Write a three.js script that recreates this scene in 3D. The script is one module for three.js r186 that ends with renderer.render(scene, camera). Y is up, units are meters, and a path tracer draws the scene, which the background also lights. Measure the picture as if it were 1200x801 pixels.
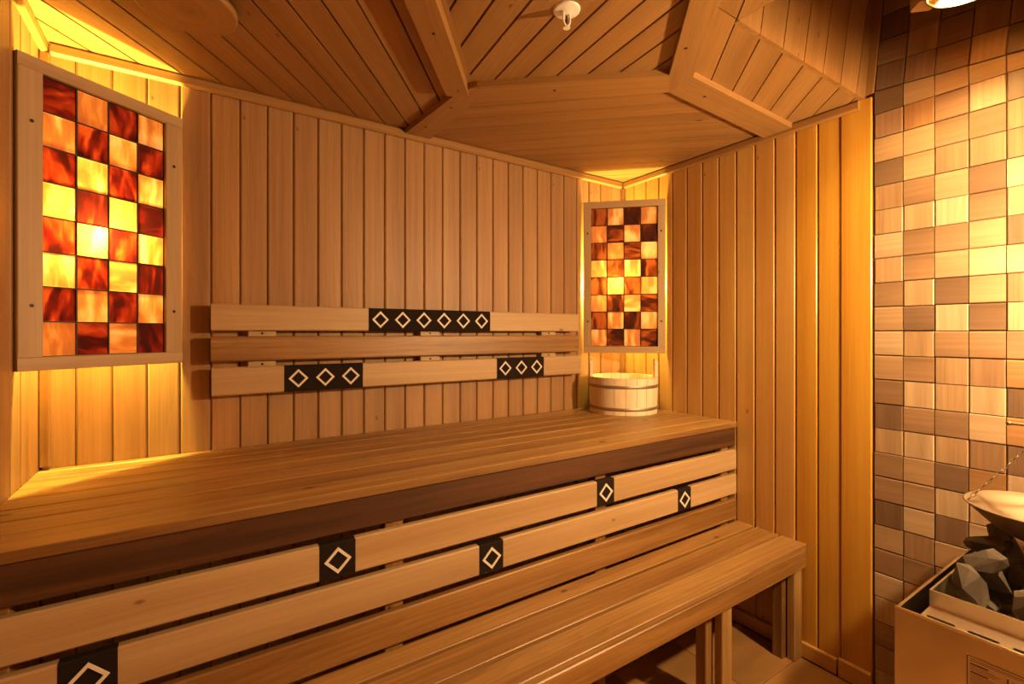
import * as THREE from 'three';
import { ConvexGeometry } from 'three/addons/geometries/ConvexGeometry.js';
import { mergeGeometries } from 'three/addons/utils/BufferGeometryUtils.js';

// ---------------------------------------------------------------- camera, lights, exposure
const scene = new THREE.Scene();
scene.background = new THREE.Color(0x000000);
const CAM_H = 1.25, FOCAL = 565;
const camera = new THREE.PerspectiveCamera(2 * Math.atan(400.5 / FOCAL) * 180 / Math.PI, 1200 / 801, 0.02, 30);
const YAW = Math.atan(850 / 565);
camera.position.set(0, CAM_H, 0);
camera.lookAt(Math.cos(YAW), CAM_H, -Math.sin(YAW));
camera.setViewOffset(1200, 801, 0, 10.5, 1200, 801);   // lens shift: the horizon lies 10 px above the middle
const renderer = new THREE.WebGLRenderer();
renderer.toneMapping = THREE.LinearToneMapping;
renderer.toneMappingExposure = 1.0;
renderer.shadowMap.enabled = true;
const SCONCE = { at: [1.68, 1.53, 0.04], color: [1, 0.665, 0.315], cd: 10.4 };          // wall lamp beside the stove, right of the frame
const STOVE_LAMP = { at: [1.66, 2.205, -0.38], color: [1, 0.66, 0.22], cd: 2.8 };    // hooded lamp above the stove
const CORNER_LEFT = { color: [1, 0.8, 0.14], cd: 11 }, CORNER_RIGHT = { color: [1, 0.8, 0.18], cd: 4.6 };                            // bulbs behind the stained glass

// ---------------------------------------------------------------- helpers
let seed = 12345;
const rnd = () => { seed = (seed * 1664525 + 1013904223) >>> 0; return seed / 4294967296; };
const V = (x, y, z) => new THREE.Vector3(x, y, z);
const used = {};
function numbered(n) { const k = used[n] = (used[n] ?? -1) + 1; return k ? n + '_' + String(k).padStart(3, '0') : n; }
function tag(o, label, category, group) { o.userData.label = label; o.userData.category = category; if (group) o.userData.group = group; return o; }
function mesh(name, geo, mat, parent, pos, rot) {
  const m = new THREE.Mesh(geo, mat);
  m.name = parent === scene ? numbered(name) : name;
  if (pos) m.position.set(...pos);
  if (rot) m.rotation.set(...rot);
  m.castShadow = m.receiveShadow = true;
  parent.add(m);
  return m;
}
function group(name, pos = [0, 0, 0]) { const g = new THREE.Group(); g.name = numbered(name); g.position.set(...pos); scene.add(g); return g; }
function structure(o, label, category) { o.userData.kind = 'structure'; return tag(o, label, category); }
// turns a mesh so that its x axis is ax and its z axis is az
function orient(m, ax, az) {
  const x = ax.clone().normalize(), z = az.clone().addScaledVector(x, -az.dot(x)).normalize(), y = z.clone().cross(x);
  m.quaternion.setFromRotationMatrix(new THREE.Matrix4().makeBasis(x, y, z));
  return m;
}
function pointLight(c, parent, pos, radius) {
  const l = new THREE.PointLight(new THREE.Color().setRGB(...c.color), c.cd, 0, 2);
  l.position.set(...pos); l.castShadow = true; l.shadow.radius = radius; l.shadow.mapSize.set(1024, 1024); l.shadow.bias = -0.0005;
  parent.add(l); return l;
}

// ---------------------------------------------------------------- procedural textures
function hash(x, y, s) { let h = (x * 374761393 + y * 668265263 + s * 2147483647) | 0; h = Math.imul(h ^ (h >>> 13), 1274126177); h ^= h >>> 16; return (h >>> 0) / 4294967296; }
function vnoise(x, y, px, py, s) {   // value noise, periodic in px, py
  const x0 = Math.floor(x), y0 = Math.floor(y); let fx = x - x0, fy = y - y0;
  fx = fx * fx * (3 - 2 * fx); fy = fy * fy * (3 - 2 * fy);
  const a = ((x0 % px) + px) % px, b = (a + 1) % px, c = ((y0 % py) + py) % py, d = (c + 1) % py;
  const p = hash(a, c, s), q = hash(b, c, s), r = hash(a, d, s), t = hash(b, d, s);
  return p + (q - p) * fx + (r - p) * fy + (p - q - r + t) * fx * fy;
}
function fbm(u, v, fx, fy, oct, s) { let a = 0, k = .5, n = 0; for (let i = 0; i < oct; i++) { a += k * vnoise(u * fx, v * fy, fx, fy, s + i * 17); n += k; k *= .5; fx *= 2; fy *= 2; } return a / n; }
const TW = 1024, TH = 512;   // 2 m along the grain, 0.5 m across
function grainField(s, o) {
  const f = new Float32Array(TW * TH), kn = new Float32Array(TW * TH);
  const knots = []; let sd = s * 7919 + 3; const r = () => { sd = (sd * 1664525 + 1013904223) >>> 0; return sd / 4294967296; };
  for (let i = 0; i < o.knots; i++) knots.push([r(), r(), .004 + .006 * r()]);
  for (let j = 0; j < TH; j++) for (let i = 0; i < TW; i++) {
    const u = i / TW, v = j / TH;
    const warp = fbm(u, v, 3, 6, 3, s);
    let ring = v * o.rings + warp * o.warp;
    let k = 0;
    for (const [ku, kv, kr] of knots) {
      let du = Math.abs(u - ku), dv = Math.abs(v - kv); du = Math.min(du, 1 - du) * 2; dv = Math.min(dv, 1 - dv) * .5;
      const d = Math.hypot(du * .45, dv);
      ring += 1.1 * Math.exp(-d / (kr * 1.6));
      k = Math.max(k, 1 - d / kr);
    }
    const fr = ring - Math.floor(ring), late = Math.pow(fr, 3) * (1 - Math.pow(fr, 24));
    const fine = vnoise(u * 24, v * 420, 24, 420, s + 5), mid = fbm(u, v, 4, 64, 3, s + 9), broad = fbm(u, v, 2, 8, 3, s + 33);
    f[j * TW + i] = Math.min(1, Math.max(0, o.late * late + o.fine * fine + o.mid * mid + o.broad * broad - o.cut));
    kn[j * TW + i] = Math.max(0, Math.min(1, k * 1.6));
  }
  return { f, kn };
}
function woodTexture(field, light, dark, knot = [70, 38, 18]) {
  const d = new Uint8Array(TW * TH * 4);
  for (let p = 0; p < TW * TH; p++) {
    const t = field.f[p], k = field.kn[p];
    for (let c = 0; c < 3; c++) { let x = light[c] + (dark[c] - light[c]) * t; x += (knot[c] - x) * k * .8; d[p * 4 + c] = x * .87; }
    d[p * 4 + 3] = 255;
  }
  const t = new THREE.DataTexture(d, TW, TH); t.colorSpace = THREE.SRGBColorSpace; t.wrapS = t.wrapT = THREE.RepeatWrapping;
  t.magFilter = THREE.LinearFilter; t.minFilter = THREE.LinearMipmapLinearFilter; t.generateMipmaps = true; t.needsUpdate = true; return t;
}
const calm = grainField(11, { knots: 5, rings: 26, warp: 5, late: .16, fine: .22, mid: .4, broad: .75, cut: .3 });
const streaky = grainField(29, { knots: 4, rings: 18, warp: 7, late: .18, fine: .22, mid: .5, broad: 1.1, cut: .5 });
const TEX = {
  alder: woodTexture(calm, [204, 160, 110], [156, 110, 68], [110, 70, 42]),
  pine: woodTexture(calm, [228, 182, 106], [196, 140, 68], [110, 66, 30]),
  ceiling: woodTexture(calm, [186, 140, 84], [142, 100, 52], [90, 56, 30]),
  cedar: woodTexture(streaky, [202, 160, 98], [124, 84, 43], [66, 40, 26]),
  thermo: woodTexture(streaky, [112, 72, 44], [58, 34, 20]),
  aspen: woodTexture(calm, [216, 184, 140], [180, 142, 98], [130, 88, 56]),
  birch: woodTexture(calm, [255, 238, 208], [236, 208, 168], [160, 110, 70]),
  block: woodTexture(calm, [232, 226, 220], [170, 158, 148], [120, 100, 90]),
};
const satin = { roughness: 0.5, metalness: 0 };
// a few tones of each wood, so that neighbouring boards differ
function tones(map, list, extra = {}) { return list.map(c => new THREE.MeshStandardMaterial({ map, color: new THREE.Color().setRGB(...c), ...satin, ...extra })); }
const W = {
  alder: tones(TEX.alder, [[1, 1, 1], [.93, .92, .9], [1, .96, .9], [.88, .85, .82]]),
  pine: tones(TEX.pine, [[1, 1, 1], [.95, .93, .9], [1, .96, .92], [.92, .88, .84]], { roughness: .38 }),
  varnished: tones(TEX.pine, [[.9, .8, .37], [.9, .81, .5]], { roughness: .34 }),
  ceiling: tones(TEX.ceiling, [[1, 1, 1], [.94, .92, .9], [.98, .95, .9], [.9, .87, .84]]),
  cedar: tones(TEX.cedar, [[1, 1, 1], [.95, .9, .85], [1, .96, .9]], { roughness: .42 }),
  thermo: tones(TEX.thermo, [[1, 1, 1], [.9, .88, .86]], { roughness: .45 }),
  honey: tones(TEX.cedar, [[.82, .74, .66], [.88, .78, .68]], { roughness: .42 }),
  aspen: tones(TEX.aspen, [[1, 1, 1], [.96, .94, .92], [1, .97, .94]]),
};
const pick = a => a[Math.floor(rnd() * a.length)];
const plain = (r, g, b, o = {}) => new THREE.MeshStandardMaterial({ color: new THREE.Color().setRGB(r, g, b), roughness: .6, ...o });
const M = {
  backing: plain(.16, .085, .035, { roughness: .9 }),
  ebony: new THREE.MeshPhysicalMaterial({ color: new THREE.Color().setRGB(.014, .008, .005), roughness: .85, specularIntensity: .35 }),
  inlay: plain(.74, .66, .56, { roughness: .5 }),
  screw: plain(.03, .02, .015, { roughness: .5, metalness: .6 }),
  lead: plain(.03, .022, .016, { roughness: .5, metalness: .5 }),
  white: plain(.78, .75, .7, { roughness: .4 }),
  steel: plain(.92, .86, .72, { roughness: .13, metalness: 1 }),
  brushed: plain(.7, .6, .46, { roughness: .32, metalness: 1 }),
  brass: plain(.2, .14, .085, { roughness: .6, metalness: .7 }),
  hoop: plain(.36, .28, .2, { roughness: .5, metalness: .8 }),
  rubber: plain(.03, .03, .03, { roughness: .8 }),
  groove: plain(.1, .055, .025, { roughness: .9 }),
};

// ---------------------------------------------------------------- board geometry
// a board along x, width y, thickness z (front at +z/2), long edges chamfered; the grain runs along x in metres
const boardCache = {};
function board(L, B, T, ch = .003, variants = 5) {
  const n = Math.floor(rnd() * variants), key = [L.toFixed(3), B.toFixed(3), T.toFixed(3), ch, n].join();
  if (boardCache[key]) return boardCache[key];
  const b = B / 2, t = T / 2;
  const p = [[-b + ch, t], [b - ch, t], [b, t - ch], [b, -t + ch], [b - ch, -t], [-b + ch, -t], [-b, -t + ch], [-b, t - ch]].reverse();
  const pos = [], nor = [], uv = [], u0 = rnd(), v0 = rnd(), h = L / 2;
  const tri = (A, Bq, C, ua, ub, uc, N) => { pos.push(...A, ...Bq, ...C); uv.push(...ua, ...ub, ...uc); for (let i = 0; i < 3; i++) nor.push(...N); };
  let s = 0;
  for (let i = 0; i < 8; i++) {
    const a = p[i], c = p[(i + 1) % 8], len = Math.hypot(c[0] - a[0], c[1] - a[1]);
    const N = [0, -(c[1] - a[1]) / len, (c[0] - a[0]) / len].map(x => -x);
    // outward normal: the profile runs clockwise seen from +x
    const mid = [(a[0] + c[0]) / 2, (a[1] + c[1]) / 2]; const sgn = N[1] * mid[0] + N[2] * mid[1] < 0 ? -1 : 1; N[1] *= sgn; N[2] *= sgn;
    const ua = [u0, v0 + s / .5], ub = [u0, v0 + (s + len) / .5], w = L / 2;
    const A = [-h, a[0], a[1]], C = [-h, c[0], c[1]], A2 = [h, a[0], a[1]], C2 = [h, c[0], c[1]];
    tri(A, C, C2, ua, ub, [u0 + w, ub[1]], N); tri(A, C2, A2, ua, [u0 + w, ub[1]], [u0 + w, ua[1]], N);
    s += len;
  }
  for (const e of [-1, 1]) for (let i = 1; i < 7; i++) {
    const q = [p[0], p[i], p[i + 1]]; if (e < 0) q.reverse();
    tri(...q.map(c => [e * h, c[0], c[1]]), ...q.map(c => [u0 + c[1] * .3, v0 + c[0] / .5]), [e, 0, 0]);
  }
  // make the winding agree with the normals
  for (let i = 0; i < pos.length; i += 9) {
    const A = V(pos[i], pos[i + 1], pos[i + 2]), Bv = V(pos[i + 3], pos[i + 4], pos[i + 5]), C = V(pos[i + 6], pos[i + 7], pos[i + 8]);
    const fn = Bv.clone().sub(A).cross(C.clone().sub(A));
    if (fn.dot(V(nor[i], nor[i + 1], nor[i + 2])) < 0) {
      for (let k = 0; k < 3; k++) { const x = pos[i + 3 + k]; pos[i + 3 + k] = pos[i + 6 + k]; pos[i + 6 + k] = x; }
      const j = i / 9 * 6; for (let k = 0; k < 2; k++) { const x = uv[j + 2 + k]; uv[j + 2 + k] = uv[j + 4 + k]; uv[j + 4 + k] = x; }
    }
  }
  const g = new THREE.BufferGeometry();
  g.setAttribute('position', new THREE.Float32BufferAttribute(pos, 3));
  g.setAttribute('normal', new THREE.Float32BufferAttribute(nor, 3));
  g.setAttribute('uv', new THREE.Float32BufferAttribute(uv, 2));
  return boardCache[key] = g;
}
// place a board: long axis ax, front facing az, centre of the FRONT face at p
function put(name, parent, mat, [L, B, T, ch], ax, az, p) {
  const m = mesh(name, board(L, B, T, ch), mat, parent);
  orient(m, ax, az); const n = az.clone().normalize();
  m.position.set(p[0] - n.x * T / 2, p[1] - n.y * T / 2, p[2] - n.z * T / 2);
  return m;
}
// flat prism from a plan polygon [[x, z], ...] between heights y0 and y1, grain along (gx, gz)
function prism(poly, y0, y1, gx = 1, gz = 0) {
  let area = 0; poly.forEach((p, i) => { const q = poly[(i + 1) % poly.length]; area += p[0] * q[1] - q[0] * p[1]; });
  if (area < 0) poly = poly.slice().reverse();
  const pos = [], uv = [], u0 = rnd(), v0 = rnd(), n = poly.length, l = Math.hypot(gx, gz);
  const U = p => [u0 + (p[0] * gx + p[1] * gz) / l / 2, v0 + (-p[0] * gz + p[1] * gx) / l / .5];
  const add = (a, b, c, ua, ub, uc) => { pos.push(...a, ...b, ...c); uv.push(...ua, ...ub, ...uc); };
  for (let i = 1; i < n - 1; i++) {
    const [a, b, c] = [poly[0], poly[i], poly[i + 1]];
    add([a[0], y0, a[1]], [b[0], y0, b[1]], [c[0], y0, c[1]], U(a), U(b), U(c));
    add([a[0], y1, a[1]], [c[0], y1, c[1]], [b[0], y1, b[1]], U(a), U(c), U(b));
  }
  for (let i = 0; i < n; i++) {
    const a = poly[i], b = poly[(i + 1) % n], ua = U(a), ub = U(b), k = (y1 - y0) / .5;
    add([a[0], y0, a[1]], [a[0], y1, a[1]], [b[0], y1, b[1]], ua, [ua[0], ua[1] + k], [ub[0], ub[1] + k]);
    add([a[0], y0, a[1]], [b[0], y1, b[1]], [b[0], y0, b[1]], ua, [ub[0], ub[1] + k], ub);
  }
  const g = new THREE.BufferGeometry();
  g.setAttribute('position', new THREE.Float32BufferAttribute(pos, 3)); g.setAttribute('uv', new THREE.Float32BufferAttribute(uv, 2));
  g.computeVertexNormals(); return g;
}
function clip(poly, region) {   // convex clip
  let s = 0; region.forEach((p, i) => { const q = region[(i + 1) % region.length]; s += p[0] * q[1] - q[0] * p[1]; });
  const sg = Math.sign(s);
  for (let i = 0; i < region.length && poly.length; i++) {
    const a = region[i], b = region[(i + 1) % region.length], out = [];
    const side = p => sg * ((b[0] - a[0]) * (p[1] - a[1]) - (b[1] - a[1]) * (p[0] - a[0]));
    for (let k = 0; k < poly.length; k++) {
      const p = poly[k], q = poly[(k + 1) % poly.length], dp = side(p), dq = side(q);
      if (dp >= 0) out.push(p);
      if ((dp >= 0) !== (dq >= 0)) { const t = dp / (dp - dq); out.push([p[0] + (q[0] - p[0]) * t, p[1] + (q[1] - p[1]) * t]); }
    }
    poly = out;
  }
  return poly;
}
const box = (x0, x1, y0, y1, z0, z1) => { const g = new THREE.BoxGeometry(x1 - x0, y1 - y0, z1 - z0); g.translate((x0 + x1) / 2, (y0 + y1) / 2, (z0 + z1) / 2); return g; };
const X = V(1, 0, 0), Y = V(0, 1, 0), Z = V(0, 0, 1), NX = V(-1, 0, 0), NY = V(0, -1, 0), NZ = V(0, 0, -1);

// ---------------------------------------------------------------- room: plan in metres
const XL = -0.356, XR = 1.975, ZB = -1.87, ZF = 1.0, CEIL = 2.072;
const RX = 1.2, RZ0 = -.728, RZ1 = -.28, RTOP = 2.66;      // raised bay in the ceiling above the stove

// floor of large brown tiles
{
  const g = group('floor'); structure(g, 'brown stone-look tiled sauna floor', 'floor');
  mesh('floor_slab', box(XL - .1, XR + .1, -.12, -.008, ZB - .1, ZF + .1), M.groove, g);
  const d = new Uint8Array(256 * 256 * 4);
  for (let j = 0; j < 256; j++) for (let i = 0; i < 256; i++) {
    const n = fbm(i / 256, j / 256, 4, 4, 5, 77), k = (j * 256 + i) * 4, v = .75 + .5 * n;
    d[k] = 136 * v; d[k + 1] = 98 * v; d[k + 2] = 56 * v; d[k + 3] = 255;
  }
  const t = new THREE.DataTexture(d, 256, 256); t.colorSpace = THREE.SRGBColorSpace; t.wrapS = t.wrapT = THREE.RepeatWrapping; t.magFilter = THREE.LinearFilter; t.needsUpdate = true;
  const fm = new THREE.MeshStandardMaterial({ map: t, roughness: .45 });
  const tile = board(.33, .33, .012, .002, 1);
  for (let i = 0; i < 8; i++) for (let j = 0; j < 9; j++) {
    const cx = XL + .02 + .333 * i, cz = ZB + .1 + .333 * j;
    if (cx > XR - .1 || cz > ZF) continue;
    const m = mesh('floor_tile', tile, fm, g); orient(m, X, Y); m.position.set(cx + .13, -.006, cz);
  }
}

// panelled walls: vertical tongue-and-groove boards in front of a solid wall
function panelWall(name, label, from, to, at, facing, seams, h0, h1, woods, parent) {
  const g = parent || structure(group(name), label, 'wall');
  for (let i = 0; i + 1 < seams.length; i++) {
    const a = seams[i], b = seams[i + 1], c = (a + b) / 2;
    const p = facing.x ? [at, (h0 + h1) / 2, c] : [c, (h0 + h1) / 2, at];
    put('board', g, pick(woods), [h1 - h0, b - a - .0025, .014, .0045], Y, facing, p);
  }
  return g;
}
const steps = (a, b, p, from) => { const s = [a]; let k = Math.ceil((a + .02 - from) / p); for (; from + k * p < b - .02; k++) s.push(from + k * p); s.push(b); return s; };
const wallBack = panelWall('wall_back', 'long wall of vertical pale brown tongue-and-groove boards behind the upper bench', 0, 0, ZB, Z, steps(XL, XR, .0836, .053), .0, CEIL, W.alder);
mesh('wall_core', box(XL - .12, XR + .12, -.1, 2.8, ZB - .12, ZB - .012), M.backing, wallBack);
const wallLeft = panelWall('wall_left', 'short wall of vertical boards behind the left glass lamp', 0, 0, XL, X, steps(ZB, ZF, .0836, -1.6), .0, CEIL, W.alder);
mesh('wall_core', box(XL - .12, XL - .012, -.1, 2.8, ZB - .12, ZF + .12), M.backing, wallLeft);
const wallRight = panelWall('wall_right', 'wall of vertical orange-brown boards meeting a mosaic of square wooden blocks beside the stove', 0, 0, XR, NX, steps(ZB, -.96, .0836, -1.041), .0, CEIL, W.pine);
panelWall('', '', 0, 0, XR, NX, [-.96, -.88, -.801], .0, CEIL, W.varnished, wallRight);
mesh('wall_core', box(XR + .012, XR + .12, -.1, 2.8, ZB - .12, ZF + .12), M.backing, wallRight);
put('edge_board', wallRight, W.varnished[0], [CEIL - .001, .096, .022, .003], Y, NX, [XR - .004, CEIL / 2, -.7525]);
const wallFront = structure(group('wall_front'), 'plain wooden wall opposite the long bench', 'wall');
{ const m = mesh('wall_panel', board(XR - XL, 2.8, .1, .002), W.alder[0], wallFront); m.position.set((XL + XR) / 2, 1.35, ZF + .05); }

// mosaic of wooden blocks on the right wall
const TP = .0815, TR = .0833, TZ = -.698, TY = CAM_H + .756;   // pitch along the wall, row height, start, top of the first full row
{
  const tint = {
    P: [[.78, .58, .36], [.75, .55, .35]], L: [[.63, .42, .235], [.65, .44, .25]], M: [[.5, .31, .175], [.47, .295, .165]],
    O: [[.6, .33, .14], [.56, .31, .13]], D: [[.3, .185, .11], [.27, .165, .095]], S: [[.44, .275, .155], [.4, .245, .135]],
  };
  const mats = {}; for (const k in tint) mats[k] = tones(TEX.block, tint[k], { roughness: .5 });
  // tones of the blocks as they stand on the wall, from the ceiling line down, first five columns
  const rows = ['DLLPL', 'SOMPD', 'LLSSM', 'DLMMS', 'MSLDP', 'LLPSL', 'PSMLD', 'LMLPP', 'SLDLM', 'LDPDP', 'PLMMM', 'LMLMO', 'SPLPD', 'DMSPO', 'LPLSD', 'SLDOP', 'MLPLM', 'DPDPL', 'LMLPS', 'MSLML', 'PLPSM', 'PMLPL', 'MLSLP', 'LPMLD', 'PLLMP'];
  const upper = ['DMMLD', 'MLSSM', 'DMSDL', 'LSMLM', 'MLDMS', 'LPMSL'];
  const fallback = 'PLLMMSD', COLS = 9;
  const tileH = () => board(TP - .0025, TR - .0025, .014, .0025, 6);
  const put1 = (parent, kind, y, z) => {
    const m = mesh('block', tileH(), pick(mats[kind]), parent);
    if (rnd() < .55) orient(m, Z, NX); else { m.geometry = board(TR - .0025, TP - .0025, .014, .0025, 6); orient(m, Y, NX); }
    m.position.set(XR + .007 - (rnd() - .5) * .0012, y, z); return m;
  };
  for (let r = 1; r < rows.length; r++) for (let c = 0; c < COLS; c++) {
    const kind = c < 5 ? rows[r][c] : fallback[Math.floor(rnd() * 7)];
    put1(wallRight, kind, TY - (r - .5) * TR, TZ + (c + .5) * TP);
  }
  // the row under the ceiling line is cut on a slant: the blocks above lean a few degrees
  const lean = Math.atan((.839 - .81) / .326), crease = z => CAM_H + .837 - (z - TZ) * Math.tan(lean);
  for (let c = 0; c < COLS; c++) {
    const z0 = TZ + c * TP + .00125, z1 = z0 + TP - .0025, y0 = TY + .00125;
    const ya = crease(z0) - .001, yb = crease(z1) - .001;
    // prism() works in plan: x stands for z and z for height
    const g = prism([[z0, y0], [z1, y0], [z1, yb], [z0, ya]], 0, .014);
    g.applyMatrix4(new THREE.Matrix4().set(0, 1, 0, 0, 0, 0, 1, 0, 1, 0, 0, 0, 0, 0, 0, 1));
    const m = mesh('block', g, pick(mats[c < 5 ? rows[0][c] : 'L']), wallRight); m.position.x = XR;
  }
  const bay = new THREE.Group(); bay.name = 'leaning_blocks'; bay.position.set(0, CAM_H + .839, TZ); bay.rotation.x = lean; wallRight.add(bay);
  for (let r = 0; r < 6; r++) for (let c = 0; c < COLS; c++) {
    const kind = c < 5 ? upper[r][c] : fallback[Math.floor(rnd() * 7)];
    put1(bay, kind, (r + .5) * TR, (c + .5) * TP);
  }
  put('edge_strip', bay, W.ceiling[1], [.58, .05, .02, .002], Y, NX, [XR - .002, .285, -.026]);
  const filler = mesh('wall_panel', box(XR, XR + .014, 0, 2.66, TZ + COLS * TP, ZF), mats.L[0], wallRight); filler.userData.label = 'plain wooden end of the mosaic wall';
}

// ceiling: diagonal fields of boards between flat beams
const ceiling = structure(group('ceiling'), 'low wooden ceiling of narrow boards laid in diagonal fields', 'ceiling');
{
  const B0 = CEIL, B1 = CEIL + .016;
  const A = [.715, ZB], G = [.775, -1.40], F = [1.28, -1.0], E = [XR, -1.02];
  const dl = [-.62, .785], dr = [-.69, .724];
  const gl = t => [G[0] + dl[0] * t, G[1] + dl[1] * t], fr = t => [F[0] + dr[0] * t, F[1] + dr[1] * t];
  const tl = (XL - G[0]) / dl[0], tr = (XL - F[0]) / dr[0];
  function field(region, dir, pitch, through, gap = .002) {
    const l = Math.hypot(...dir), d = [dir[0] / l, dir[1] / l], n = [-d[1], d[0]];
    const off = region.map(p => (p[0] - through[0]) * n[0] + (p[1] - through[1]) * n[1]);
    for (let k = Math.floor(Math.min(...off) / pitch); k * pitch < Math.max(...off); k++) {
      const a = k * pitch + gap, b = (k + 1) * pitch - gap, P = (s, t) => [through[0] + n[0] * s + d[0] * t, through[1] + n[1] * s + d[1] * t];
      const poly = clip([P(a, -6), P(b, -6), P(b, 6), P(a, 6)], region);
      if (poly.length > 2) mesh('board', prism(poly, B0, B1, d[0], d[1]), pick(W.ceiling), ceiling);
    }
  }
  field([A, [XR, ZB], E, F, G], [1, .93], .086, [1.156, -1.613]);
  field([[XL, ZB], A, G, gl(tl)], [.62, -.785], .086, [.757, -1.735], .0032);
  field([G, F, fr(tr), gl(tl)], [.1, -1], .0825, [.735, -1.317], .0035);
  field([F, E, [XR, RZ0], fr(.38)], [-.7, .71], .0865, [1.527, -.945]);
  field([fr(.38), [RX, RZ0], [RX, ZF], [XL, ZF], fr(tr)], [-.7, .71], .0865, [1.527, -.945]);
  mesh('ceiling_panel', prism([[RX, RZ1], [XR, RZ1], [XR, ZF], [RX, ZF]], B0, B1, 1, 0), W.ceiling[0], ceiling);
  // solid slab above the boards, open over the stove bay
  const s = (x0, x1, z0, z1, y0 = B1, y1 = B1 + .08) => mesh('ceiling_slab', box(x0, x1, y0, y1, z0, z1), M.backing, ceiling);
  s(XL - .1, RX - .001, ZB - .1, ZF + .1); s(RX - .001, XR + .1, ZB - .1, RZ0 - .004); s(RX - .001, XR + .1, RZ1 + .004, ZF + .1);
  // the raised bay: its own lid and sides
  s(RX - .06, XR + .1, RZ0 - .12, RZ1 + .06, RTOP, RTOP + .06);
  mesh('bay_side', box(RX - .03, RX, B1, RTOP, RZ0 - .02, RZ1 + .02), W.ceiling[3], ceiling);
  mesh('bay_side', box(RX, XR + .02, B1, RTOP, RZ1, RZ1 + .03), W.ceiling[3], ceiling);
  mesh('bay_side', box(RX - .03, XR + .1, B1, RTOP, RZ0 - .14, RZ0 - .03), M.backing, ceiling);
  const map = new THREE.Matrix4().set(1, 0, 0, 0, 0, 0, 1, 0, 0, 1, 0, 0, 0, 0, 0, 1);   // plan (x, z) becomes elevation (x, y)
  for (let x = 1.061; x < XR + .02; x += .1205) {
    const poly = clip([[x + .002, 0], [x + .1185, 0], [x + .1785, .6], [x + .062, .6]], [[RX, 0], [XR + .08, 0], [XR + .08, .6], [RX, .6]]);
    if (poly.length < 3) continue;
    const g = prism(poly, 0, .015, .1, 1); g.applyMatrix4(map); g.index || g.computeVertexNormals();
    // the map mirrors the prism: turn its faces round again
    const a = g.attributes.position, b = g.attributes.uv;
    for (let i = 0; i < a.count; i += 3) { const p = [a.getX(i + 1), a.getY(i + 1), a.getZ(i + 1)], q = [b.getX(i + 1), b.getY(i + 1)]; a.setXYZ(i + 1, a.getX(i + 2), a.getY(i + 2), a.getZ(i + 2)); b.setXY(i + 1, b.getX(i + 2), b.getY(i + 2)); a.setXYZ(i + 2, ...p); b.setXY(i + 2, ...q); }
    g.computeVertexNormals();
    const m = mesh('board', g, pick(W.ceiling), ceiling, [0, CEIL, RZ0 - .0125]); m.rotation.x = .075;
  }
}
// flat boards that cover the joints of the ceiling fields
function strip(n, poly, y0, y1, d, label, screws = []) {
  const g = group('trim_' + n); structure(g, label, 'trim');
  mesh('cover_board', prism(poly, y0, y1, d[0], d[1]), W.ceiling[n % 3], g);
  for (const [x, z] of screws) mesh('screw', new THREE.CylinderGeometry(.004, .004, .003, 10), M.screw, g, [x, y0, z]);
  return g;
}
strip(1, [[.715, ZB + .002], [.822, ZB + .002], [.822, -1.505], [.775, -1.37], [.742, -1.44]], CEIL - .02, CEIL, [0, 1], 'short flat ceiling board running out from the long wall', [[.77, -1.55], [.76, -1.75]]);
strip(2, [[.775, -1.37], [.822, -1.505], [1.325, -1.05], [1.24, -.98]], CEIL - .02, CEIL, [1, .85], 'flat ceiling board crossing diagonally in front of the corner field', [[1.0, -1.25]]);
strip(3, [[1.31, -.945], [XR - .002, -.965], [XR - .002, -1.08], [1.325, -1.05]], CEIL - .02, CEIL, [1, 0], 'flat ceiling board running out from the right wall', [[1.45, -1.0]]);
strip(4, [[1.24, -.98], [1.325, -1.05], [1.31, -.945], [-.2, .63], [-.28, .61]], CEIL - .02, CEIL, [-.69, .72], 'diagonal ceiling beam on the stove side', [[1.16, -.86]]);
strip(5, [[.77, -1.42], [.705, -1.455], [-.34, -.13], [-.3, -.05]], CEIL - .035, CEIL, [-.62, .785], 'dark diagonal ceiling beam between the left and middle ceiling fields', [[.53, -1.17]]);
// cornices along the walls
function cornice(n, a, b, in1, label) {   // a, b: plan ends on the wall, in1: direction into the room
  const len = Math.hypot(b[0] - a[0], b[1] - a[1]), g = group('trim_' + n); structure(g, label, 'trim');
  put('moulding', g, W.ceiling[2], [len, .036, .019, .007], V(b[0] - a[0], 0, b[1] - a[1]), V(in1[0], 0, in1[1]), [(a[0] + b[0]) / 2 + in1[0] * .0191, CEIL - .018, (a[1] + b[1]) / 2 + in1[1] * .0191]);
}
cornice(6, [XL + .025, ZB], [XR - .025, ZB], [0, 1], 'narrow cornice strip along the top of the long wall');
cornice(7, [XR, -.74], [XR, ZB + .0], [-1, 0], 'narrow cornice strip along the top of the right wall');
cornice(8, [XL, ZB], [XL, -.2], [1, 0], 'narrow cornice strip along the top of the left wall');
// corner posts
for (const [n, x, label] of [[9, XR - .012, 'thin upright strip in the corner behind the right glass lamp'], [10, XL + .012, 'thin upright strip in the corner behind the left glass lamp']]) {
  const g = group('trim_' + n); structure(g, label, 'trim');
  put('corner_strip', g, W.honey[0], [1.16, .022, .022, .003], Y, Z, [x, .875 + .58, ZB + .0235]);
}
// baseboards of the right wall
{
  const g = group('baseboard_right'); structure(g, 'low wooden baseboard under the right wall', 'baseboard');
  put('skirting', g, W.pine[3], [1.05, .06, .014, .004], Z, NX, [XR - .015, .03, -1.335]);
  put('skirting', g, W.pine[1], [.1, .07, .016, .005], Z, NX, [XR - .021, .036, -.752]);
}

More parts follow.
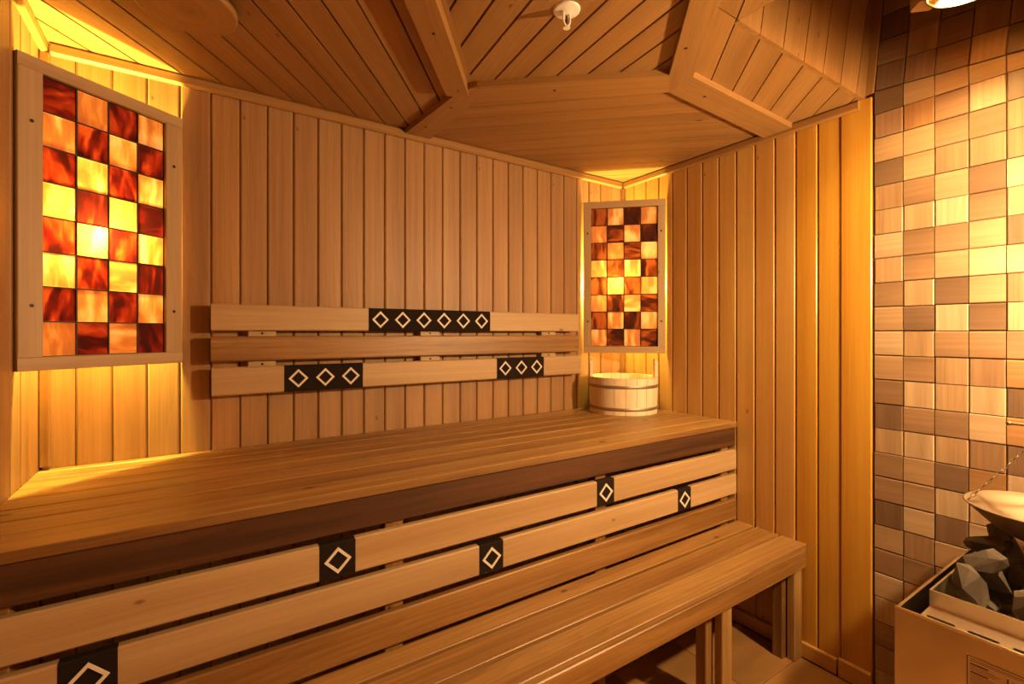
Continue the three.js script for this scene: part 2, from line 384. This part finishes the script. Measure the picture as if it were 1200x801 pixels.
// ---------------------------------------------------------------- diamonds inlaid in dark blocks
function diamondGeo(r = .032, w = .0065, d = .004) {
  const s = new THREE.Shape([[r, 0], [0, r], [-r, 0], [0, -r]].map(p => new THREE.Vector2(...p)));
  const q = r - w * Math.SQRT2;
  s.holes.push(new THREE.Path([[q, 0], [0, -q], [-q, 0], [0, q]].map(p => new THREE.Vector2(...p))));
  return new THREE.ExtrudeGeometry(s, { depth: d, bevelEnabled: false });
}
const DIAMOND = diamondGeo();
// one slat of a row: pieces between dark blocks. y centre, front z, blocks = [[x0, x1, count], ...]
function slatRow(g, x0, x1, y, h, zf, t, wood, blocks) {
  let x = x0;
  const piece = (a, b) => put('slat', g, pick(wood), [b - a - .001, h, t, .004], X, Z, [(a + b) / 2, y, zf]);
  for (const [a, b, n] of blocks) {
    if (a > x) piece(x, a);
    const m = put('inlay_block', g, M.ebony, [b - a - .001, h, t, .003], X, Z, [(a + b) / 2, y, zf + .001]);
    m.userData.label = 'black block inlaid with white diamond outlines';
    for (let i = 0; i < n; i++) {
      const px = -(b - a) / 2 + (i + .5) * (b - a) / n;
      const d = mesh('diamond', DIAMOND, M.inlay, m, [px, 0, t / 2 - .0015]); d.userData.label = 'white diamond outline';
    }
    x = b;
  }
  if (x < x1) piece(x, x1);
}

// ---------------------------------------------------------------- upper bench
const BT = CAM_H - .385;      // its top
{
  const g = group('upper_bench', [0, 0, 0]);
  tag(g, 'long upper sauna bench with slatted front and small black diamond blocks', 'bench');
  const edges = [-1.2, -1.3, -1.39, -1.479, -1.568, -1.656, -1.744, -1.832, ZB + .001], x0 = XL + .001, x1 = XR - .001;
  for (let i = 0; i + 1 < edges.length; i++)
    put('seat_board', g, W.cedar[i % 3], [x1 - x0, edges[i] - edges[i + 1] - .006, .024, .0018], X, Y, [(x0 + x1) / 2, BT, (edges[i] + edges[i + 1]) / 2]);
  const cx0 = XL + .001;
  put('apron_board', g, W.thermo[0], [x1 - cx0, .08, .024, .003], X, Z, [(cx0 + x1) / 2, BT - .0645, -1.212]).userData.label = 'dark brown apron board';
  const zf = -1.206, y1 = CAM_H - .549, y2 = CAM_H - .655, y3 = CAM_H - .764;
  slatRow(g, cx0, x1, y1, .086, zf, .024, W.aspen, [[.253, .337, 1], [1.149, 1.23, 1]]);
  slatRow(g, cx0, x1, y2, .086, zf, .024, W.aspen, [[-.206, -.12, 1], [.689, .77, 1], [1.578, 1.657, 1]]);
  put('slat', g, W.honey[0], [x1 - cx0, .088, .024, .004], X, Z, [(cx0 + x1) / 2, y3, zf]).userData.label = 'honey brown lowest slat';
  for (const x of [-.30, .445, 1.19, 1.925]) put('upright', g, W.honey[1], [BT - .03, .05, .04, .002], Y, Z, [x, (BT - .03) / 2, -1.231]);
  for (const x of [-.30, .445, 1.19, 1.925]) put('bearer', g, W.honey[1], [.56, .05, .04, .002], Z, X, [x + .02, BT - .06, -1.56]);
}
// ---------------------------------------------------------------- lower bench
{
  const g = group('lower_bench'), LT = CAM_H - .812;
  tag(g, 'low step bench of three seat boards in front of the upper bench', 'bench');
  const x0 = XL + .001, x1 = XR - .001, cx = (x0 + x1) / 2, L = x1 - x0;
  const e = [[-1.203, -1.131], [-1.117, -1.029], [-1.015, -.92]];
  e.forEach(([a, b], i) => put('seat_board', g, W.cedar[(i + 1) % 3], [L, b - a, .02, .0018], X, Y, [cx, LT, (a + b) / 2]));
  put('apron_board', g, W.honey[1], [L, .072, .022, .004], X, Z, [cx, LT - .0575, -.921]);
  for (const x of [.02, .72, 1.47, 1.935]) {
    put('leg', g, W.cedar[0], [LT - .094, .055, .03, .003], Y, Z, [x, (LT - .094) / 2, -.93]);
    put('leg', g, W.honey[0], [LT - .022, .04, .04, .003], Y, Z, [x - (x > 1.9 ? .03 : .045), (LT - .022) / 2, -.965]);
    put('cross_rail', g, W.honey[0], [.23, .05, .03, .003], Z, X, [x + .0, LT - .047, -1.085]);
  }
}
// ---------------------------------------------------------------- backrest on the long wall
{
  const g = group('backrest'); tag(g, 'three-slat wooden backrest with black diamond blocks fixed to the long wall', 'backrest');
  const zf = -1.808, t = .024, x0 = .051, x1 = 1.6;
  slatRow(g, x0, x1, CAM_H + .051, .086, zf, t, W.aspen, [[.555, 1.087, 6]]);
  put('slat', g, W.honey[0], [x1 - x0, .082, t, .004], X, Z, [(x0 + x1) / 2, CAM_H - .0515, zf]).userData.label = 'darker honey brown middle slat';
  slatRow(g, x0 + .002, x1 + .01, CAM_H - .157, .091, zf, t, W.aspen, [[.265, .533, 3], [1.122, 1.382, 3]]);
  for (const x of [.2, .815, 1.43]) {
    const b = put('batten', g, W.aspen[0], [.26, .085, .036, .002], Y, Z, [x, CAM_H - .053, zf - t - .0005]);
    for (const y of [-.0, .104]) mesh('screw', new THREE.CylinderGeometry(.004, .004, .002, 10).rotateX(Math.PI / 2), M.screw, b, [y - .052, .0, .018]);
  }
}

// ---------------------------------------------------------------- stained glass lamps in the two corners
function glassTexture(s, pal) {
  const n = 256, d = new Uint8Array(n * n * 4);
  for (let j = 0; j < n; j++) for (let i = 0; i < n; i++) {
    const u = i / n, v = j / n, w = fbm(u, v, 4, 2, 4, s), w2 = fbm(u, v, 3, 3, 3, s + 40);
    let t = fbm((u + .25 * w + 1) % 1, (v + .3 * w2 + 1) % 1, 12, 3, 4, s + 80);
    t = Math.min(1, Math.max(0, (t - .3) * 2.4));
    const q = t * (pal.length - 1), k = Math.min(pal.length - 2, Math.floor(q)), f = q - k;
    for (let c = 0; c < 3; c++) d[(j * n + i) * 4 + c] = pal[k][c] + (pal[k + 1][c] - pal[k][c]) * f;
    d[(j * n + i) * 4 + 3] = 255;
  }
  const t = new THREE.DataTexture(d, n, n); t.colorSpace = THREE.SRGBColorSpace; t.wrapS = t.wrapT = THREE.RepeatWrapping; t.magFilter = THREE.LinearFilter; t.needsUpdate = true; return t;
}
const glass = (map) => new THREE.MeshPhysicalMaterial({ map, transmission: .055, thickness: 0, roughness: .96, ior: 1.3 });
const GLASS = {
  amber: glass(glassTexture(3, [[246, 206, 156], [234, 174, 110], [210, 136, 74], [190, 118, 78]])),
  red: glass(glassTexture(5, [[190, 84, 42], [150, 48, 24], [100, 22, 16], [60, 16, 16]])),
  brown: glass(glassTexture(7, [[160, 84, 38], [112, 50, 22], [70, 28, 14], [38, 18, 12]])),
};
// a pane of opal glass: a cast front sheet with its edges turned back
function paneGeo(w, h, u0, v0, rot) {
  const a = w / 2, b = h / 2, e = .0035, f = [[-a + e, -b + e, .002], [a - e, -b + e, .002], [a - e, b - e, .002], [-a + e, b - e, .002]], k = [[-a, -b, 0], [a, -b, 0], [a, b, 0], [-a, b, 0]];
  const pos = [], uv = [], U = p => rot ? [u0 + p[1] / .3, v0 + p[0] / .3] : [u0 + p[0] / .3, v0 + p[1] / .3];
  const T = (...q) => q.forEach(p => { pos.push(...p); uv.push(...U(p)); });
  T(f[0], f[1], f[2]); T(f[0], f[2], f[3]);
  for (let i = 0; i < 4; i++) { const j = (i + 1) % 4; T(k[i], k[j], f[j]); T(k[i], f[j], f[i]); }
  const g = new THREE.BufferGeometry(); g.setAttribute('position', new THREE.Float32BufferAttribute(pos, 3)); g.setAttribute('uv', new THREE.Float32BufferAttribute(uv, 2)); g.computeVertexNormals(); return g;
}
const bulbMat = new THREE.MeshStandardMaterial({ color: 0xfff0d0, emissive: new THREE.Color().setRGB(1, .72, .35), emissiveIntensity: 6, roughness: .3 });
function cornerLamp(p0, p1, y0, y1, st, darkGlass, label, bulbAt, shift, light) {
  const w = Math.hypot(p1[0] - p0[0], p1[1] - p0[1]), g = group('corner_lamp', [(p0[0] + p1[0]) / 2, y0, (p0[1] + p1[1]) / 2]);
  const ax = V(p1[0] - p0[0], 0, p1[1] - p0[1]).normalize(); orient(g, ax, ax.clone().cross(Y));
  tag(g, label, 'lamp');
  const H = y1 - y0, rail = .034, t = .022, gw = w - 2 * st, gh = H - 2 * rail;
  put('frame_rail', g, W.aspen[1], [w, rail, t, .002], X, Z, [0, rail / 2, .011]); put('frame_rail', g, W.aspen[1], [w, rail, t, .002], X, Z, [0, H - rail / 2, .011]);
  for (const s of [-1, 1]) {
    const m = put('frame_stile', g, W.aspen[1], [H - 2 * rail, st, t, .002], Y, Z, [s * (w - st) / 2, H / 2, .0105]);
    for (const k of [-1, 1]) mesh('screw', new THREE.CylinderGeometry(.0045, .0045, .002, 10).rotateX(Math.PI / 2), M.screw, m, [k * (H / 2 - .16), s * .002, .0112]);
  }
  const cw = gw / 4, chh = gh / 8;
  for (let r = 0; r < 8; r++) for (let c = 0; c < 4; c++) {
    const m = mesh('pane', paneGeo(cw - .001, chh - .001, rnd(), rnd(), rnd() < .15), (r + c) % 2 ? GLASS.amber : darkGlass, g, [-gw / 2 + (c + .5) * cw, H - rail - (r + .5) * chh, -.004]);
    m.userData.label = (r + c) % 2 ? 'amber opal glass pane' : 'dark red-brown opal glass pane';
  }
  const came = [];
  for (let c = 0; c <= 4; c++) came.push(box(-gw / 2 + c * cw - .0016, -gw / 2 + c * cw + .0016, rail - .001, H - rail + .001, -.006, .0));
  for (let r = 0; r <= 8; r++) came.push(box(-gw / 2 - .001, gw / 2 + .001, rail + r * chh - .0015, rail + r * chh + .0015, -.006, .0002));
  mesh('lead_came', mergeGeometries(came), M.lead, g);
  // bulb and its holder, behind the glass
  const b = mesh('bulb', new THREE.SphereGeometry(.028, 20, 14), bulbMat, g, [shift, bulbAt - y0, -.065]);
  mesh('bulb_holder', new THREE.CylinderGeometry(.016, .02, .06, 16), M.white, g, [shift, bulbAt - y0 - .055, -.065]);
  pointLight(light, g, [shift, bulbAt - y0, -.065], 1.4);
  return g;
}
cornerLamp([XL + .003, -1.622], [-.03, ZB + .012], CAM_H - .093, CAM_H + .678, .05, GLASS.red, 'wood-framed checkered lamp of red and amber glass in the corner above the left bench end', CAM_H + .27, -.02, CORNER_LEFT);
cornerLamp([1.675, ZB + .014], [XR - .012, -1.575], CAM_H - .101, CAM_H + .667, .037, GLASS.brown, 'wood-framed checkered lamp of brown and amber glass in the corner above the bucket', CAM_H + .26, -.03, CORNER_RIGHT);

// ---------------------------------------------------------------- wooden bucket on the upper bench
{
  const g = group('wooden_bucket', [1.783, BT + .0005, -1.688]); tag(g, 'pale stave-built wooden bucket with two metal hoops on the upper bench', 'bucket');
  const n = 20, H = .172, rb = .162, rt = .168, th = .014;
  function stave(a0, a1, h, top) {
    const pos = [], uv = [], k = 4, ring = [];
    const R = y => rb + (rt - rb) * y / H;
    const pt = (r, a, y) => [Math.cos(a) * r, y, Math.sin(a) * r];
    const u0 = rnd(), v0 = rnd();
    const q = (A, B, C, D) => { pos.push(...A, ...B, ...C, ...A, ...C, ...D); for (const P of [A, B, C, A, C, D]) uv.push(u0 + P[1] / 2, v0 + Math.atan2(P[2], P[0]) * .16 / .5); };
    for (let i = 0; i < k; i++) {
      const a = a0 + (a1 - a0) * i / k, b = a0 + (a1 - a0) * (i + 1) / k, ha = top ? h + top(i / k) : h, hb = top ? h + top((i + 1) / k) : h;
      q(pt(R(0), b, 0), pt(R(0), a, 0), pt(R(H), a, ha), pt(R(H), b, hb));
      q(pt(R(0) - th, a, 0), pt(R(0) - th, b, 0), pt(R(H) - th, b, hb), pt(R(H) - th, a, ha));
      q(pt(R(H), b, hb), pt(R(H), a, ha), pt(R(H) - th, a, ha), pt(R(H) - th, b, hb));
      q(pt(R(0), a, 0), pt(R(0), b, 0), pt(R(0) - th, b, 0), pt(R(0) - th, a, 0));
    }
    q(pt(R(0), a0, 0), pt(R(0) - th, a0, 0), pt(R(H) - th, a0, h + (top ? top(0) : 0)), pt(R(H), a0, h + (top ? top(0) : 0)));
    q(pt(R(0) - th, a1, 0), pt(R(0), a1, 0), pt(R(H), a1, h + (top ? top(1) : 0)), pt(R(H) - th, a1, h + (top ? top(1) : 0)));
    const G = new THREE.BufferGeometry(); G.setAttribute('position', new THREE.Float32BufferAttribute(pos, 3)); G.setAttribute('uv', new THREE.Float32BufferAttribute(uv, 2)); G.computeVertexNormals(); return G;
  }
  const pale = tones(TEX.birch, [[1.12, 1.12, 1.1], [1.06, 1.05, 1.02], [1.12, 1.08, 1.02]], { roughness: .6 });
  const th0 = Math.PI / 2 - YAW;   // the two eared staves stand left and right of the view
  for (let i = 0; i < n; i++) {
    const a0 = th0 + (i - .5) * Math.PI * 2 / n, a1 = a0 + Math.PI * 2 / n - .012;
    mesh('stave', stave(a0, a1, H), pick(pale), g);
  }
  for (const s of [0, Math.PI]) {   // ears: upright grips shaped like a thumb
    const sh = new THREE.Shape(); sh.moveTo(-.022, -.012); sh.lineTo(-.02, .03); sh.bezierCurveTo(-.016, .06, -.022, .07, -.012, .078); sh.bezierCurveTo(-.004, .084, .004, .084, .012, .078); sh.bezierCurveTo(.022, .07, .016, .06, .02, .03); sh.lineTo(.022, -.012);
    const e = new THREE.ExtrudeGeometry(sh, { depth: .012, bevelEnabled: true, bevelSize: .002, bevelThickness: .002, bevelSegments: 2, curveSegments: 8 });
    const m = mesh('ear', e, pale[0], g); const a = th0 + s; orient(m, V(Math.sin(a), 0, -Math.cos(a)), V(Math.cos(a), 0, Math.sin(a)));
    m.position.set(Math.cos(a) * (rt - th), H, Math.sin(a) * (rt - th));
  }
  for (const y of [.028, .132]) {
    const r = rb + (rt - rb) * y / H;
    mesh('hoop', new THREE.LatheGeometry([[r - .001, -.007], [r + .0022, -.007], [r + .0026, 0], [r + .0026, .007], [r - .001, .007]].map(p => new THREE.Vector2(...p)), 48), M.hoop, g, [0, y, 0]).userData.label = 'dark metal hoop';
  }
  mesh('bucket_bottom', new THREE.CylinderGeometry(rb - th + .002, rb - th + .002, .012, 32), pale[1], g, [0, .02, 0]);
}

// ---------------------------------------------------------------- ceiling fittings
{
  const g = group('sprinkler', [.795, CEIL, -.945]); tag(g, 'small white ceiling sprinkler head in the middle ceiling field', 'sprinkler');
  const L = a => new THREE.LatheGeometry(a.map(p => new THREE.Vector2(...p)), 32);
  mesh('escutcheon', L([[.0001, -.009], [.011, -.009], [.014, -.006], [.03, -.005], [.034, -.003], [.035, 0]]), M.white, g);
  for (const s of [-1, 1]) {
    const c = new THREE.CatmullRomCurve3([V(s * .009, -.008, 0), V(s * .011, -.02, 0), V(s * .009, -.034, 0), V(0, -.044, 0)]);
    mesh('frame_arm', new THREE.TubeGeometry(c, 12, .0026, 8), M.white, g);
  }
  mesh('glass_bulb', new THREE.CapsuleGeometry(.003, .016, 4, 10), plain(.05, .025, .018, { roughness: .15 }), g, [0, -.025, 0]);
  mesh('deflector', new THREE.CylinderGeometry(.009, .009, .0015, 24), M.white, g, [0, -.046, 0]);
  mesh('screw', new THREE.CylinderGeometry(.0035, .0035, .002, 10), M.hoop, g, [.021, -.0078, -.014]);
}
{
  const g = group('vent_cover', [-.01, CEIL, -1.43]); tag(g, 'round wooden vent cover under the left ceiling field', 'vent cover');
  const m = mesh('disc', new THREE.LatheGeometry([[.0001, -.03], [.102, -.03], [.108, -.027], [.11, -.022], [.11, -.008], [.0001, -.008]].map(p => new THREE.Vector2(...p)), 48), W.ceiling[1], g);
  mesh('spindle', new THREE.CylinderGeometry(.01, .01, .008, 12), M.screw, g, [0, -.004, 0]);
}

// ---------------------------------------------------------------- lamp above the stove
{
  const g = group('hooded_lamp', STOVE_LAMP.at), rim = -.066; tag(g, 'round hooded wooden lamp hanging in the ceiling bay above the stove', 'lamp');
  mesh('shade', new THREE.LatheGeometry([[.001, .13], [.06, .13], [.08, .1], [.087, 0], [.087, rim], [.082, rim], [.08, 0], [.073, .094], [.054, .12], [.001, .12]].reverse().map(p => new THREE.Vector2(...p)), 48), W.aspen[2], g);
  mesh('stem', new THREE.CylinderGeometry(.012, .012, RTOP - STOVE_LAMP.at[1] - .13, 14), W.aspen[0], g, [0, (RTOP - STOVE_LAMP.at[1] + .13) / 2, 0]);
  put('bracket', g, W.aspen[0], [.16, .05, .05, .004], Y, V(.7, 0, .7), [.03, .02, -.075]);
  mesh('bulb', new THREE.SphereGeometry(.026, 20, 14), bulbMat, g);
  pointLight(STOVE_LAMP, g, [0, 0, 0], 1.0);
}
// wall lamp beside the stove, right of the view
{
  const [lx, ly, lz] = SCONCE.at, d = lx - XR, g = group('shielded_sconce', [XR, ly, lz]); tag(g, 'wall lamp with an added flat wooden disc shading the ceiling bay, on the mosaic wall beyond the stove', 'lamp');
  mesh('back_plate', new THREE.CylinderGeometry(.05, .055, .02, 32).rotateZ(Math.PI / 2), W.aspen[0], g, [-.012, .05, 0]);
  mesh('arm', new THREE.CylinderGeometry(.014, .016, -d - .02, 20).rotateZ(Math.PI / 2), W.aspen[0], g, [(d - .02) / 2, .11, 0]);
  mesh('cap', new THREE.LatheGeometry([[.001, .084], [.117, .084], [.121, .088], [.117, .096], [.05, .109], [.001, .109]].map(p => new THREE.Vector2(...p)), 48), W.aspen[1], g, [d, 0, 0]);  // disc added over the globe to keep its light off the ceiling bay
  mesh('stem', new THREE.CylinderGeometry(.014, .014, .052, 16), M.white, g, [d, .058, 0]);
  mesh('globe', new THREE.SphereGeometry(.04, 32, 20), new THREE.MeshStandardMaterial({ color: 0xfff4e0, emissive: new THREE.Color().setRGB(...SCONCE.color), emissiveIntensity: 4 }), g, [d, 0, 0]);
  pointLight(SCONCE, g, [d, 0, 0], 1.3);
}

// ---------------------------------------------------------------- stove with stones
const SX0 = 1.334, SX1 = 1.93, SZ0 = -.432, SZ1 = .14, SY = .626;
{
  const g = group('sauna_stove'); tag(g, 'stainless steel electric sauna stove heaped with dark stones', 'stove');
  const sheet = (n, x0, x1, y0, y1, z0, z1, m = M.steel) => mesh(n, box(x0, x1, y0, y1, z0, z1), m, g);
  sheet('casing_panel', SX0, SX0 + .006, .04, SY, SZ0, SZ1); sheet('casing_panel', SX1 - .006, SX1, .04, SY, SZ0, SZ1);
  sheet('casing_panel', SX0 + .006, SX1 - .006, .04, SY, SZ0, SZ0 + .006); sheet('casing_panel', SX0 + .006, SX1 - .006, .04, SY, SZ1 - .006, SZ1);
  sheet('casing_floor', SX0 + .006, SX1 - .006, .04, .05, SZ0 + .006, SZ1 - .006);
  for (const x of [SX0 + .04, SX1 - .04]) for (const z of [SZ0 + .04, SZ1 - .04]) mesh('foot', new THREE.CylinderGeometry(.018, .022, .04, 14), M.rubber, g, [x, .02, z]);
  mesh('casing_lip', new THREE.CylinderGeometry(.0045, .0045, SZ1 - SZ0, 10).rotateX(Math.PI / 2), M.steel, g, [SX0 + .003, SY, (SZ0 + SZ1) / 2]);
  // slotted ledge between casing and stone box
  const bx0 = 1.42, bz0 = -.394, ly = .622;
  const sh = new THREE.Shape([[SX0 + .007, SZ0 + .04], [bx0, SZ0 + .04], [bx0, SZ1 - .008], [SX0 + .007, SZ1 - .008]].map(p => new THREE.Vector2(...p)));
  for (let z = -.378; z < .08; z += .068) {
    const w = .0055, cx = 1.363, p = new THREE.Path(); p.moveTo(cx - w, z); p.absarc(cx, z, w, Math.PI, 2 * Math.PI, false); p.lineTo(cx + w, z + .038); p.absarc(cx, z + .038, w, 0, Math.PI, false); p.lineTo(cx - w, z);
    sh.holes.push(p);
  }
  const lg = new THREE.ExtrudeGeometry(sh, { depth: .003, bevelEnabled: false }); lg.rotateX(Math.PI / 2);
  mesh('slotted_ledge', lg, M.brushed, g, [0, ly, 0]);
  mesh('stone_grate', box(1.425, 1.875, .548, .554, -.389, .095), M.brushed, g);
  // stone box
  const bx1 = 1.88, bz1 = .1, by0 = .25, by1 = .658;
  const sb = (a, b, c, d) => mesh('stone_box_wall', box(a, b, by0, by1, c, d), M.brushed, g);
  sb(bx0, bx0 + .004, bz0, bz1); sb(bx1 - .004, bx1, bz0, bz1); sb(bx0 + .004, bx1 - .004, bz0, bz0 + .004); sb(bx0 + .004, bx1 - .004, bz1 - .004, bz1);
  mesh('stone_box_floor', box(bx0 + .004, bx1 - .004, by0, by0 + .006, bz0 + .004, bz1 - .004), M.brushed, g);
  // rating plate: fine print too small to read
  const c = document.createElement('canvas'); c.width = 512; c.height = 256; const x = c.getContext('2d');
  x.fillStyle = '#d8cdb8'; x.fillRect(0, 0, 512, 256); x.strokeStyle = '#2a2018'; x.lineWidth = 6; x.strokeRect(5, 5, 502, 246);
  x.fillStyle = '#2a2018'; x.fillRect(236, 70, 8, 180);
  const bars = (x0, y0, w, n, h, s) => { for (let i = 0; i < n; i++) x.fillRect(x0, y0 + i * s, w * (.7 + .3 * ((i * 37 % 10) / 10)), h); };
  x.globalAlpha = .7; bars(24, 22, 450, 2, 5, 14); x.globalAlpha = 1; bars(24, 60, 150, 1, 11, 14); bars(24, 128, 150, 1, 11, 14); x.globalAlpha = .55; bars(24, 80, 200, 4, 4, 11); bars(24, 148, 200, 7, 4, 12); bars(262, 80, 220, 13, 4, 12);
  const lt = new THREE.CanvasTexture(c); lt.colorSpace = THREE.SRGBColorSpace;
  const pl = mesh('rating_plate', new THREE.BoxGeometry(.13, .062, .0012), [0, 1, 2, 3, 4, 5].map(i => i === 4 ? new THREE.MeshStandardMaterial({ map: lt, roughness: .5 }) : M.white), g);
  orient(pl, Z, NX); pl.position.set(SX0 - .0007, .557, -.245); pl.userData.label = 'pale printed rating plate';
}
// stones
{
  const n = 128, d = new Uint8Array(n * n * 4);
  for (let y = 0; y < n; y++) for (let x = 0; x < n; x++) { const v = .55 + .8 * fbm(x / n, y / n, 6, 6, 4, 211), k = (y * n + x) * 4; d[k] = 70 * v; d[k + 1] = 58 * v; d[k + 2] = 45 * v; d[k + 3] = 255; }
  const rock = new THREE.DataTexture(d, n, n); rock.colorSpace = THREE.SRGBColorSpace; rock.wrapS = rock.wrapT = THREE.RepeatWrapping; rock.magFilter = THREE.LinearFilter; rock.needsUpdate = true;
  const mats = [[.8, .78, .76], [1, .98, .95], [.6, .6, .6], [.9, .85, .8]].map(c => new THREE.MeshStandardMaterial({ map: rock, bumpMap: rock, bumpScale: .002, color: new THREE.Color().setRGB(...c), roughness: .9 }));
  function stone(r, sx, sy, sz) {
    const p = [];
    for (let i = 0; i < 20; i++) { const a = rnd() * 6.283, c = rnd() * 2 - 1, s = Math.sqrt(1 - c * c), k = r * (.7 + .4 * rnd()); p.push(V(Math.cos(a) * s * k * sx, c * k * sy, Math.sin(a) * s * k * sz)); }
    const g = new ConvexGeometry(p); const uv = []; const q = g.attributes.position; for (let i = 0; i < q.count; i++) uv.push(q.getX(i) * 4, q.getZ(i) * 4); g.setAttribute('uv', new THREE.Float32BufferAttribute(uv, 2)); return g;
  }
  const add = (label, group, x, y, z, r, s = [1, 1, 1], rot) => {
    const m = mesh('stove_stone', stone(r, ...s), pick(mats), scene, [x, y, z], rot || [rnd() * 3, rnd() * 3, rnd() * 3]);
    tag(m, label, 'stone', group);
  };
  const j = k => (rnd() - .5) * k;
  for (let ix = 0; ix < 4; ix++) for (let iz = 0; iz < 5; iz++) add('angular dark stone low in the steel stone box, under the other stones', 'stones in the bottom layer of the stove', 1.482 + ix * .112 + j(.01), .6 + j(.01), -.336 + iz * .096 + j(.01), .044, [1.05, .8, .9]);
  for (let ix = 0; ix < 4; ix++) for (let iz = 0; iz < 4; iz++) add('angular dark stone in the middle layer of the stove heap', 'stones in the middle layer of the stove', 1.50 + ix * .1 + j(.02), .662 + j(.012), -.335 + iz * .105 + j(.02), .047 + .006 * rnd(), [1.1, .62, .92], [j(1.9), rnd() * 3, j(1.9)]);
  for (const [x, y, z, r] of [[1.56, .712, -.33, .05], [1.66, .72, -.352, .045], [1.6, .716, -.2, .052], [1.83, .71, -.355, .045]]) add('flat dark stone lying on top of the stove heap', 'stones on top of the stove heap', x, y, z, r, [1.2, .55, .9], [j(1), rnd() * 3, j(1)]);
}
// hanging bowl
{
  const cx = 1.77, cy = .806, cz = -.262, r = .15;
  const rod = group('hanging_rod', [cx, 1.016, cz]); tag(rod, 'thin metal rod held out from the mosaic wall above the hanging bowl', 'rod');
  mesh('bar', new THREE.CylinderGeometry(.004, .004, .5, 12).rotateX(Math.PI / 2), M.brass, rod, [0, 0, .185]);
  mesh('bar_tip', new THREE.SphereGeometry(.006, 12, 8), M.brass, rod, [0, 0, -.067]);
  mesh('wall_arm', new THREE.CylinderGeometry(.004, .004, XR - cx, 12).rotateZ(Math.PI / 2), M.brass, rod, [(XR - cx) / 2, 0, .43]);
  const g = group('hanging_bowl', [cx, cy, cz]); tag(g, 'shallow metal bowl hung on chains above the stove stones', 'bowl');
  const prof = [[.001, -.088], [.03, -.086], [.07, -.068], [.11, -.04], [.138, -.012], [r, 0], [r + .003, .002], [r, .005], [.135, -.007], [.107, -.034], [.068, -.062], [.03, -.08], [.001, -.082]].map(p => new THREE.Vector2(...p));
  mesh('bowl_shell', new THREE.LatheGeometry(prof, 56), M.brass, g);
  for (let k = 0; k < 3; k++) {
    const a = YAW + Math.PI + .15 + k * Math.PI * 2 / 3, s = V(Math.cos(a) * (r - .004), .004, Math.sin(a) * (r - .004)), e = V(0, .2, 0), n = 20, links = [];
    const dir = e.clone().sub(s), len = dir.length();
    for (let i = 0; i < n; i++) {
      const t = new THREE.TorusGeometry(.0065, .0014, 5, 10); t.scale(.62, 1, 1); t.rotateY(i % 2 ? Math.PI / 2 : 0);
      t.applyQuaternion(new THREE.Quaternion().setFromUnitVectors(Y, dir.clone().normalize())); const p = s.clone().addScaledVector(dir, (i + .5) / n); t.translate(p.x, p.y, p.z); links.push(t);
    }
    mesh('chain', mergeGeometries(links), M.brass, g);
  }
}

scene.traverse(o => { if (o.isMesh) o.castShadow = o.receiveShadow = true; });
renderer.render(scene, camera);
